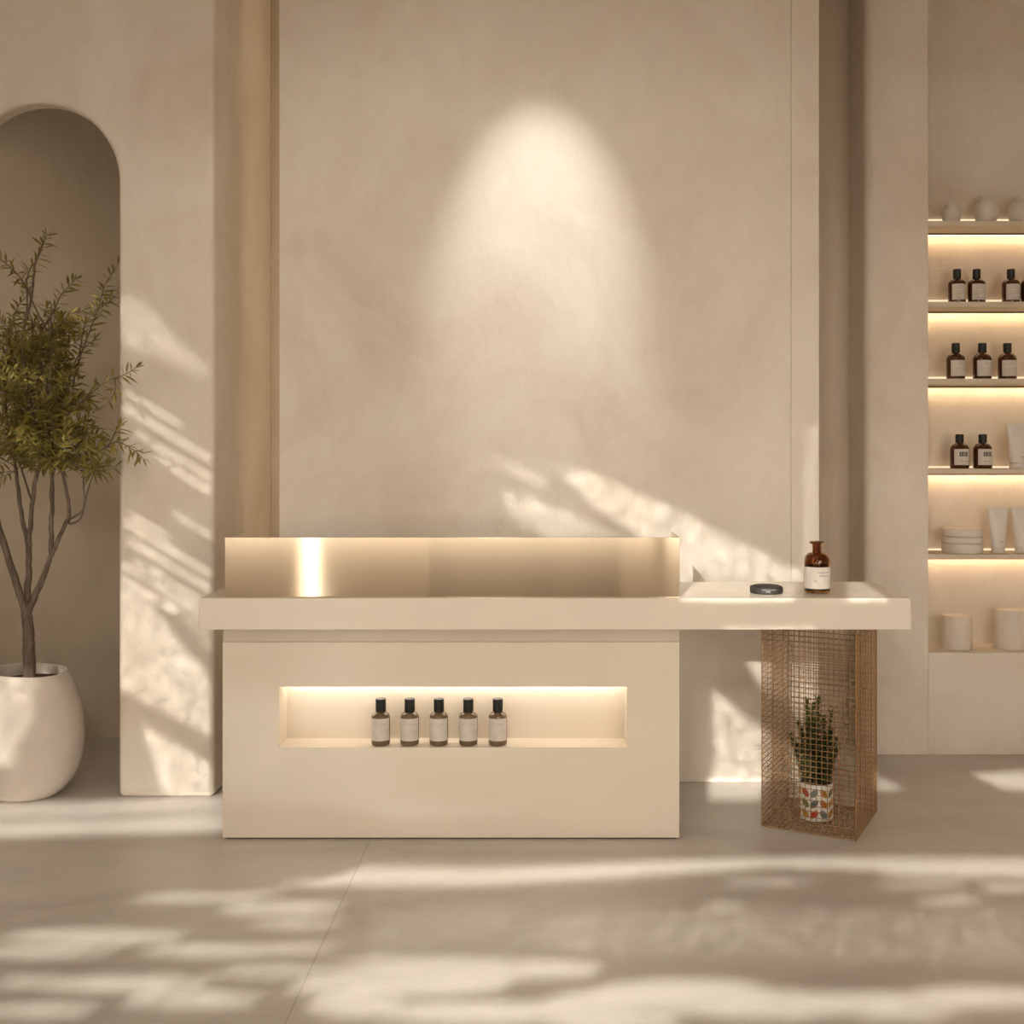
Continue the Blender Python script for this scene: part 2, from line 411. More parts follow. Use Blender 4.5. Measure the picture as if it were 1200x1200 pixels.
stems = [(-.03,-.01,-.035,.30),(0,.01,.01,.335),(.03,-.01,.03,.27),(-.045,0,-.105,.19),(.04,.02,.075,.20),(.0,-.03,-.02,.22),(.02,.03,.045,.25),(-.02,.03,-.06,.23),(-.01,-.02,.0,.27),(.045,-.01,.085,.13),(-.025,.02,-.03,.33),(.02,-.02,.06,.29),(-.03,-.035,-.05,.24),(.035,-.03,.055,.22),(.0,.035,.02,.30),(-.045,-.02,-.085,.16),(.05,.01,.09,.17),(.01,.0,-.005,.24),(-.015,-.04,.0,.18),(.025,-.045,.03,.15),(-.03,-.03,-.07,.15),(.015,-.035,.035,.19),(-.02,.0,-.012,.31),(.03,.02,.06,.16)]
for x, y, dx, h in stems:
    p0 = Vector((x,y,PH-.01)); p1 = Vector((x+(dx-x)*.5, y*1.2, PH+h*.5)); p2 = Vector((dx,y*1.5,PH+h))
    path = smooth_path([p0,p1,p2], 8); add_tube(bmS, path, [.0022-.0012*i/(len(path)-1) for i in range(len(path))], 5)
    k = int(h*460)
    for i in range(k):
        t = .05+.95*i/k; p = path[min(int(t*(len(path)-1)), len(path)-1)].lerp(path[min(int(t*(len(path)-1))+1, len(path)-1)], (t*(len(path)-1))%1)
        a = i*2.4+random.random(); el = random.uniform(.3,.95)
        lance(bmL, p, (math.cos(a), math.sin(a), el*1.4), random.uniform(.020,.034)*(1.15-.4*t), .0085, random.uniform(-.5,.5), 0)
obj('stem', bmS, M['bark'], hp); q = obj('foliage', bmL, M['rosemary'], hp, angle=180); q['kind'] = 'stuff'

# ------------------------------------------------------------------ potted olive tree
tr = thing('potted_olive_tree', 'tall leafy olive tree in a rounded white plaster pot by the arched alcove', 'tree', (-2.317,4.83,0))
bm = new()
prof = [(.10,0),(.128,.004),(.150,.02),(.185,.062),(.210,.11),(.225,.17),(.233,.235),(.2335,.285),(.229,.34),(.218,.40),(.202,.46),(.184,.51),(.168,.540),(.163,.547),(.157,.549),(.152,.545),(.158,.50),(.160,.47)]
add_lathe(bm, prof, seg=64, cap1=False)
for v in bm.verts:
    a = math.atan2(v.co.y, v.co.x); v.co.z += .010*math.cos(a)*(v.co.z/.55)**3*-1 + .002*math.sin(3*a)
    v.co.z = max(v.co.z, 0)
    k = 1+.008*math.sin(2*a+1.3+v.co.z*5); v.co.x *= k; v.co.y *= k
obj('pot', bm, M['pot'], tr)
bm = new(); add_lathe(bm, [(.157,.485),(.157,.50),(.10,.507),(.03,.512)], seg=32); obj('soil', bm, M['soil'], tr)
BR = [
    (0.027, 0.022, [(0.004,0,0.492),(0.004,0,0.643),(0.0,0,0.738),(-0.008,0,0.824)]),
    (0.017, 0.007, [(-0.008,0,0.802),(-0.034,-0.02,0.907),(-0.075,-0.03,1.058),(-0.113,-0.05,1.209),(-0.136,-0.06,1.36),(-0.147,-0.07,1.511),(-0.125,-0.06,1.7),(-0.079,-0.05,1.888),(-0.049,-0.05,2.077)]),
    (0.016, 0.012, [(-0.004,0,0.813),(-0.008,0.02,0.945),(-0.011,0.03,1.096)]),
    (0.011, 0.004, [(-0.011,0.03,1.088),(-0.049,0.05,1.209),(-0.087,0.08,1.379),(-0.113,0.1,1.492),(-0.147,0.1,1.662),(-0.162,0.12,1.851)]),
    (0.011, 0.004, [(-0.011,0.03,1.088),(0.011,0.0,1.202),(0.038,-0.03,1.341),(0.064,-0.04,1.473),(0.053,-0.05,1.624),(0.026,-0.06,1.813),(0.004,-0.06,2.002),(0.045,-0.06,2.19),(0.057,-0.06,2.322),(0.094,-0.05,2.436)]),
    (0.005, 0.003, [(0.023,0,1.277),(-0.034,0.05,1.375),(-0.094,0.1,1.473),(-0.155,0.12,1.549)]),
    (0.016, 0.009, [(0.0,0,0.809),(0.049,-0.01,0.907),(0.091,-0.02,1.002),(0.117,-0.03,1.066)]),
    (0.011, 0.004, [(0.117,-0.03,1.058),(0.102,0,1.202),(0.098,0.02,1.292),(0.079,0.05,1.443),(0.049,0.08,1.549),(0.011,0.08,1.738),(-0.019,0.1,1.926),(-0.034,0.1,2.115)]),
    (0.004, 0.002, [(0.109,0,1.228),(0.125,-0.06,1.341),(0.155,-0.08,1.436),(0.177,-0.1,1.492)]),
    (0.01, 0.008, [(0.117,-0.03,1.058),(0.17,-0.05,1.164),(0.208,-0.06,1.228)]),
    (0.008, 0.003, [(0.208,-0.06,1.224),(0.208,-0.07,1.304),(0.189,-0.09,1.443),(0.17,-0.1,1.587),(0.14,-0.1,1.738),(0.117,-0.1,1.851),(0.14,-0.1,2.002),(0.14,-0.08,2.153)]),
    (0.005, 0.002, [(0.211,-0.06,1.221),(0.253,-0.1,1.236),(0.298,-0.12,1.27),(0.302,-0.13,1.36),(0.298,-0.14,1.473),(0.268,-0.15,1.549)]),
    (0.005, 0.002, [(0.211,-0.06,1.221),(0.245,-0.14,1.205),(0.291,-0.17,1.217),(0.317,-0.18,1.247),(0.336,-0.18,1.33),(0.355,-0.18,1.398),(0.366,-0.18,1.428)]),
    (0.004, 0.0012, [(0.109,-0.02,1.707),(0.215,-0.1,1.67),(0.328,-0.17,1.745),(0.442,-0.22,1.813),(0.517,-0.24,1.836),(0.57,-0.25,1.866)]),
    (0.003, 0.0012, [(0.472,-0.22,1.821),(0.472,-0.22,1.768),(0.442,-0.22,1.722)]),
    (0.004, 0.0012, [(0.17,-0.1,1.568),(0.272,-0.16,1.511),(0.385,-0.2,1.511),(0.479,-0.24,1.556),(0.555,-0.25,1.526),(0.6,-0.25,1.488)]),
    (0.003, 0.0012, [(0.442,-0.22,1.53),(0.479,-0.24,1.594),(0.502,-0.24,1.624)]),
    (0.004, 0.0012, [(0.004,-0.06,2.002),(0.026,-0.06,2.19),(-0.03,-0.02,2.285),(-0.125,0,2.368),(-0.162,0,2.398)]),
    (0.004, 0.0012, [(0.102,-0.06,2.058),(0.026,-0.06,2.221),(0.034,-0.06,2.304),(0.072,-0.06,2.36),(0.109,-0.06,2.455)]),
    (0.004, 0.0012, [(0.064,0,2.058),(0.121,0,2.153),(0.147,0,2.209),(0.208,0,2.273)]),
    (0.004, 0.0012, [(0.208,-0.04,1.738),(0.234,-0.04,1.888),(0.279,-0.02,2.039),(0.321,0,2.19),(0.343,0,2.258),(0.396,0,2.341)]),
    (0.004, 0.0012, [(0.234,-0.04,1.851),(0.26,-0.03,2.058),(0.291,0,2.134),(0.336,0,2.16),(0.392,0,2.209)]),
    (0.004, 0.0012, [(0.177,-0.05,1.738),(0.223,-0.05,1.888),(0.264,-0.05,1.964),(0.313,-0.05,2.002)]),
    (0.004, 0.0012, [(-0.087,0,1.738),(-0.117,0.04,1.888),(-0.094,0.04,2.039),(-0.072,0.04,2.145),(-0.026,0.04,2.209)]),
    (0.004, 0.0012, [(0.102,0.05,1.813),(0.125,0.05,2.002),(0.17,0.05,2.107),(0.223,0.05,2.145)]),
]
bmT = new(); paths = []
for r0, r1, pts in BR:
    pa = smooth_path(pts, 5); n = len(pa)
    pa = [p+Vector((random.gauss(0,1),random.gauss(0,1),0))*min(.0013, r0*.12) for p in pa]
    add_tube(bmT, pa, [r0+(r1-r0)*(i/(n-1)) for i in range(n)], 9); paths.append((r0, r1, pa))
obj('trunk', bmT, M['bark'], tr, angle=70)
bmW = new(); bmL = new(); nleaf = 0
def clash(p): return (p.x > .385 or p.x < -.225) and -.10 < p.y < .11
def leafy(path, step=.013, L=(.040,.060), start=.15):
    global nleaf
    acc = 0; side = random.random()*6
    for i in range(len(path)-1):
        if i < start*len(path): continue
        a, b = path[i], path[i+1]; d = b-a; ln = d.length; t = d.normalized(); s = 0
        while s < ln:
            p = a+t*s; side += 2.4+random.gauss(0,.4)
            u = t.cross(Vector((.3,.9,.2))).normalized(); w = t.cross(u)
            out = u*math.cos(side)+w*math.sin(side)
            dd = t*random.uniform(.25,.9)+out*random.uniform(.8,1.2)
            if clash(p+dd.normalized()*.03) or clash(p): s += step; continue
            LL = random.uniform(*L); lance(bmL, p, dd, LL, LL*random.uniform(.17,.24), random.uniform(-1,1), random.uniform(0,.25)); nleaf += 1
            s += step*random.uniform(.7,1.4)
    p = path[-1]; t = (path[-1]-path[-2]).normalized()
    for k in range(3): lance(bmL, p, t+Vector((random.gauss(0,.35),random.gauss(0,.35),random.gauss(0,.35))), random.uniform(.04,.055), .0095, random.uniform(-1,1), .05)
def twig(p, d, ln, r=.0022):
    d = Vector(d).normalized(); pts = [Vector(p)]; n = 5
    for i in range(n):
        d = (d+Vector((random.gauss(0,.16),random.gauss(0,.16),random.gauss(.05,.12)))).normalized(); pts.append(pts[-1]+d*ln/n)
    pa = smooth_path(pts, 2); add_tube(bmW, pa, [r*(1-.7*i/(len(pa)-1)) for i in range(len(pa))], 5); return pa
for r0, r1, pa in paths:
    if r1 < .0015: leafy(pa, .012, (.046,.070), .2)
    else:
        for i, p in enumerate(pa):
            if p.z < 1.42 or p.x < -.42: continue
            if r1 <= .0045 and random.random() < .97:
                for q in range(3):
                    a = random.uniform(0,2*PI); el = random.uniform(-.15,1.0); d = Vector((math.cos(a), math.sin(a)*.8, el))
                    end = p.x + d.normalized().x*.25
                    ln = random.uniform(.12,.27)
                    if end > .30: ln *= .5
                    if p.z+d.normalized().z*ln > 2.12 : continue
                    if clash(p+d.normalized()*ln): continue
                    leafy(twig(p, d, ln), .0135, (.046,.072), .12)
obj('twig', bmW, M['bark'], tr, angle=70); q = obj('foliage', bmL, M['olive'], tr, angle=180); q['kind'] = 'stuff'

# ------------------------------------------------------------------ bottles
def printed(bm, r, a0, a1, z0, z1, rows, n=24):
    # one curved sheet; short strokes in the second material stand where the small print is
    st = []
    for b0, b1, y0, y1, k in rows:
        w = (b1-b0)/k
        for i in range(k): st.append((b0+i*w+.12*w, b0+(i+1)*w-w*random.uniform(.08,.3), y0, y1))
    A = sorted(set([round(a0+(a1-a0)*i/n,5) for i in range(n+1)]+[round(x,5) for s in st for x in s[:2]]))
    Z = sorted(set([z0,z1]+[x for s in st for x in s[2:]]))
    V = [[bm.verts.new((r*math.sin(a), -r*math.cos(a), z)) for z in Z] for a in A]
    for i in range(len(A)-1):
        for k in range(len(Z)-1):
            f = bm.faces.new((V[i][k], V[i+1][k], V[i+1][k+1], V[i][k+1])); ca = (A[i]+A[i+1])/2; cz = (Z[k]+Z[k+1])/2
            f.material_index = int(any(s[0] < ca < s[1] and s[2] < cz < s[3] for s in st))
def bottle(name, label, cat, loc, rz, R, Hb, hs, rn, rc, hc, glassm, labz, laba, labm, rows, inkm, group, shoulder='round', liquid=None):
    t = thing(name, label, cat, loc, rz, group)
    bm = new(); pr_ = [(R*.86,0),(R*.97,.003),(R,.009),(R,hs)]
    for i in range(1,9):
        a = PI/2*i/8; pr_.append((rn+(R-rn)*math.cos(a)**(1 if shoulder=='round' else 1.25), hs+(Hb-hs-.012)*math.sin(a)))
    pr_ += [(rn,Hb)]
    add_lathe(bm, pr_, seg=36); body = obj('body', bm, glassm, t)
    bm = new(); cp = [(rc*.97,Hb-.009),(rc,Hb-.008),(rc,Hb-.008+hc-.002),(rc-.002,Hb-.008+hc)]
    add_lathe(bm, cp, seg=32); obj('cap', bm, M['cap'], t)
    if labm:
        bm = new(); printed(bm, R+.0006, laba[0], laba[1], labz[0], labz[1], rows); obj('paper_label', bm, [labm, inkm], t)
    return t
# five in the counter niche
Z_ = NZ0
g = 'bottles in the counter niche'
nb = bottle('bottle','smoky brown bottle with black cap in the counter niche, far left of the five there','bottle',(-.677,4.315,Z_),0,.0365,.140,.106,.014,.0205,.048,M['smoke'],(.021,.108),(-1.22,1.22),M['paper'],[(-.8,-.2,.0855,.0875,5),(.2,.8,.0855,.0875,5)],M['ink_soft'],g)
for x, lab, rz in ((-.5625,'smoky brown bottle second from the left in the counter niche',.05),(-.4475,'smoky brown bottle in the middle of the row of five in the counter niche',-.04),(-.331,'smoky brown bottle second from the right in the counter niche',.06),(-.2145,'smoky brown bottle with black cap in the counter niche, far right of the five there',-.05)):
    dup(nb, (x,4.315,Z_), rz, lab)

# ------------------------------------------------------------------ shelves
SH = [2.666, 2.262, 1.877, 1.426, .998]
names = ['thin glowing wall shelf holding white round vases, the topmost of the niche','thin glowing wall shelf holding four amber bottles, second from the top','thin glowing wall shelf holding three evenly spaced amber bottles, third from the top','thin glowing wall shelf holding two bold-print amber bottles and a wide tube','thin glowing wall shelf holding stacked tins and white tubes, lowest of the shelves']
SY0, SY1 = 5.462, NYB-.0005
for i, (z, nm) in enumerate(zip(SH, names)):
    s = thing('wall_shelf', nm, 'shelf', ((NX0+NX1)/2, SY0, z-.026), 0, 'lit shelves in the right niche')
    w = (NX1-NX0)/2-.001; d = SY1-SY0
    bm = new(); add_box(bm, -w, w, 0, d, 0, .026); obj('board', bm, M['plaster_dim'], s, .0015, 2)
    bm = new(); add_box(bm, -w, w, d-.054, d-.046, -.010, -.0003); q = obj('led_channel', bm, M['trellis'], s)
    bm = new(); add_box(bm, -w+.004, w-.004, d-.042, d-.028, -.008, -.0003); q = obj('led_strip', bm, M['led'], s); q['label'] = 'warm glowing strip under the shelf'
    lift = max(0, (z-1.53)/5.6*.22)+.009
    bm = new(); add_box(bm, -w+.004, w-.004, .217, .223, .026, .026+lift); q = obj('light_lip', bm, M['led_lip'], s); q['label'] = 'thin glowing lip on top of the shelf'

def shelf_bottle(label, loc, rz, group, hs=.098, Hb=.137, R=.0434, rc=.0195, hc=.046, print_rows=None, style='slope', labz=(.016,.096), inkm=None):
    rows = print_rows or [(-.15,.25,.084,.088,3),(-.45,.6,.073,.0755,7),(-.5,.65,.055,.057,8),(-.5,.65,.047,.049,8),(-.4,.55,.025,.027,6)]
    return bottle('amber_bottle', label, 'bottle', loc, rz, R, Hb, hs, .0155, rc, hc, M['amber_dark'], labz, (-.92,1.06), M['paper'], rows, inkm or M['ink_soft'], group, style)
YB = 5.545
g2 = 'amber bottles on the second shelf'
b2 = shelf_bottle('amber bottle with black cap on the second shelf from the top, nearest the niche edge', (2.0555,YB,SH[1]), 0, g2)
dup(b2, (2.155,YB,SH[1]), .05, 'amber bottle on the second shelf from the top, second from the niche edge')
dup(b2, (2.329,YB,SH[1]), .0, 'amber bottle on the second shelf from the top, right of the gap between the bottles')
dup(b2, (2.424,YB,SH[1]), -.04, 'amber bottle on the second shelf, cut by the right edge of the picture')
g3 = 'amber bottles on the third shelf'
b3 = shelf_bottle('amber bottle on the third shelf from the top, leftmost of three', (2.049,YB,SH[2]), .04, g3, .100, .147, .0455, .0205, .046)
dup(b3, (2.1835,YB,SH[2]), 0, 'amber bottle on the third shelf from the top, middle of three')
dup(b3, (2.311,YB,SH[2]), -.05, 'amber bottle on the third shelf from the top, rightmost of three')
g4 = 'bold-print amber bottles'
bold = [(-.38,.66,.062,.084,5),(-.38,.66,.062,.0655,2),(-.38,.66,.0805,.084,2),(-.3,.55,.036,.038,7)]
b4 = shelf_bottle('amber bottle with bold dark block print on its label, left of the pair', (2.0685,YB,SH[3]), 0, g4, .094, .140, .0465, .0205, .042, bold, 'round', (.018,.099), M['ink'])
dup(b4, (2.1856,YB,SH[3]), .08, 'amber bottle with bold dark block print on its label, beside the wide white tube')

# large amber bottle and puck on the countertop
ZT = .9664
bb = thing('apothecary_bottle', 'open amber glass bottle with a white label on the right of the countertop', 'bottle', (1.035,4.268,ZT), 0)
R = .0500
def sh_prof(R, rn, t=0):
    p = [(R*.84,t),(R*.96,.003+t),(R,.010+t),(R,.118)]
    for i in range(1,9):
        a = PI/2*i/8; p.append((rn+(R-rn)*math.cos(a)**.85, .118+(.156-.118)*math.sin(a)))
    return p
bm = new()
out = sh_prof(R,.0185)+[(.0180,.185),(.0185,.189),(.0275,.190),(.0285,.193),(.0285,.197),(.027,.1995),(.0165,.1995),(.0150,.196),(.0150,.156)]
inn = [(r-.0035, z) for r, z in sh_prof(R,.0185)[::-1]][:8]
inn = [(max(r,.0150), z-.003) for r, z in inn] + [(R-.0035,.115),(R-.0035,.012),(R*.85,.008)]
add_lathe(bm, out+inn, seg=56); obj('body', bm, M['amber'], bb)
bm = new(); add_lathe(bm, [(R*.84,.0085),(R-.0037,.0125),(R-.0037,.112),(R*.5,.1123)], seg=40); obj('liquid', bm, M['liquid'], bb)
bm = new(); printed(bm, R+.0006, -1.45, 1.45, .0185, .102, [(-.18,.72,.079,.0835,11),(-.08,.72,.067,.0715,9),(-.48,-.22,.047,.0505,3)], 36); obj('paper_label', bm, [M['paper_white'], M['ink_soft']], bb)

pk = thing('round_tin', 'flat black round tin lying on the countertop left of the amber bottle', 'tin', (.834,4.252,ZT), 0)
bm = new(); add_lathe(bm, [(.055,0),(.0625,.002),(.0635,.006),(.0635,.022),(.0615,.0255),(.052,.0295),(.02,.0315)], seg=64); obj('body', bm, M['puck'], pk)
bm = new(); printed(bm, .0638, -.6, .6, .007, .0215, [(-.45,.45,.0165,.0195,13),(-.22,.05,.0095,.0135,3)]); q = obj('lettering', bm, [M['puck'], M['puck_mark']], pk); q['label'] = 'faint grey print'

# white vases on the top shelf
def vase(label, x, R, Hv):
    t = thing('round_vase', label, 'vase', (x,5.552,SH[0]), 0, 'white vases on the top shelf')
    bm = new(); p = [(R*.62,0),(R*.72,.003),(R*.90,Hv*.18),(R*.995,Hv*.38),(R*.985,Hv*.56),(R*.86,Hv*.74),(R*.68,Hv*.85),(R*.56,Hv*.885),(R*.52,Hv*.92),(R*.57,Hv*.985),(R*.55,Hv),(R*.48,Hv*.99),(R*.44,Hv*.9),(R*.5,Hv*.8)]
    add_lathe(bm, p, seg=44, cap1=False); obj('body', bm, M['vase'], t, angle=60)
vase('small round white vase on the top shelf, nearest the niche edge', 2.030, .0470, .108)
vase('egg-shaped white vase in the middle of the top shelf', 2.207, .0585, .143)
vase('wide white vase on the top shelf, cut by the right edge of the picture', 2.386, .066, .138)

# tubes standing on their caps
def tube(label, x, z, wt, Ht, rc, group):
    t = thing('cosmetic_tube', label, 'tube', (x,5.55,z), 0, group)
    bm = new(); n = 32; rings = []
    for k in range(9):
        f = k/8; zz = .030+(Ht-.012-.030)*f; a = rc+(wt-rc)*f; b = rc*(1-f)**.9+.0022*f
        rings.append([bm.verts.new((a*math.cos(2*PI*i/n), b*math.sin(2*PI*i/n), zz)) for i in range(n)])
    for a, b in zip(rings, rings[1:]):
        for i in range(n): bm.faces.new((a[i],a[(i+1)%n],b[(i+1)%n],b[i]))
    bm.faces.new(rings[0][::-1]); bm.faces.new(rings[-1])
    obj('body', bm, M['tube'], t)
    bm = new(); add_box(bm, -wt-.001, wt+.001, -.0022, .0022, Ht-.013, Ht); obj('crimp', bm, M['tube'], t, .001, 2)
    bm = new(); add_lathe(bm, [(rc-.002,0),(rc-.0005,.002),(rc-.0015,.026),(rc-.0035,.0295)], seg=36); obj('cap', bm, M['tube'], t)
    bm = new(); add_box(bm, -.008, .008, -.0002, .0002, 0, .004); q = obj('mark', bm, M['ink_soft'], t, loc=(.004,-rc*.90-.0012,.056)); q.rotation_euler.x = -.11; q['label'] = 'tiny grey print'
tube('wide white tube beside the bold-print amber bottles', 2.372, SH[3], .058, .226, .047, 'white tubes')
tube('white tube next to the stacked tins, left of the pair', 2.266, SH[4], .050, .230, .034, 'white tubes')
tube('white tube at the right end of the lowest shelf, cut by the picture edge', 2.386, SH[4], .050, .230, .034, 'white tubes')

# stacked tins
zz = SH[4]
for lab, h, r in (('pale round tin at the bottom of the stack of three beside the white tubes',.050,.1005),('thin pale round tin in the middle of the stack of three',.0325,.1005),('pale round tin on top of the stack of three beside the white tubes',.042,.0985)):
    t = thing('flat_tin', lab, 'tin', (2.090,5.566,zz), 0, 'stacked tins')
    bm = new(); add_lathe(bm, [(r-.004,0),(r-.001,.002),(r,.004),(r,h-.004),(r-.001,h-.0015),(r-.004,h-.0003)], seg=64); obj('body', bm, M['jar'], t); zz += h+.0002

# canisters on the ledge
def canister(label, x, R, Hc):
    t = thing('canister', label, 'canister', (x,5.567,LEDGE+.0003), 0, 'cream canisters on the ledge')
    bm = new(); add_lathe(bm, [(R-.003,0),(R,.003),(R,Hc-.003),(R-.0015,Hc),(R-.004,Hc),(R-.005,Hc-.004),(R-.005,Hc-.02)], seg=56, cap1=False); obj('body', bm, M['candle'], t)
    bm = new(); add_lathe(bm, [(R-.0053,Hc-.016),(R-.0053,Hc-.006),(.01,Hc-.006)], seg=40); obj('lid', bm, M['candle'], t)
canister('short cream canister on the bottom ledge, nearest the niche edge', 2.061, .0735, .170)
canister('taller cream canister on the bottom ledge by the right picture edge', 2.332, .0730, .200)

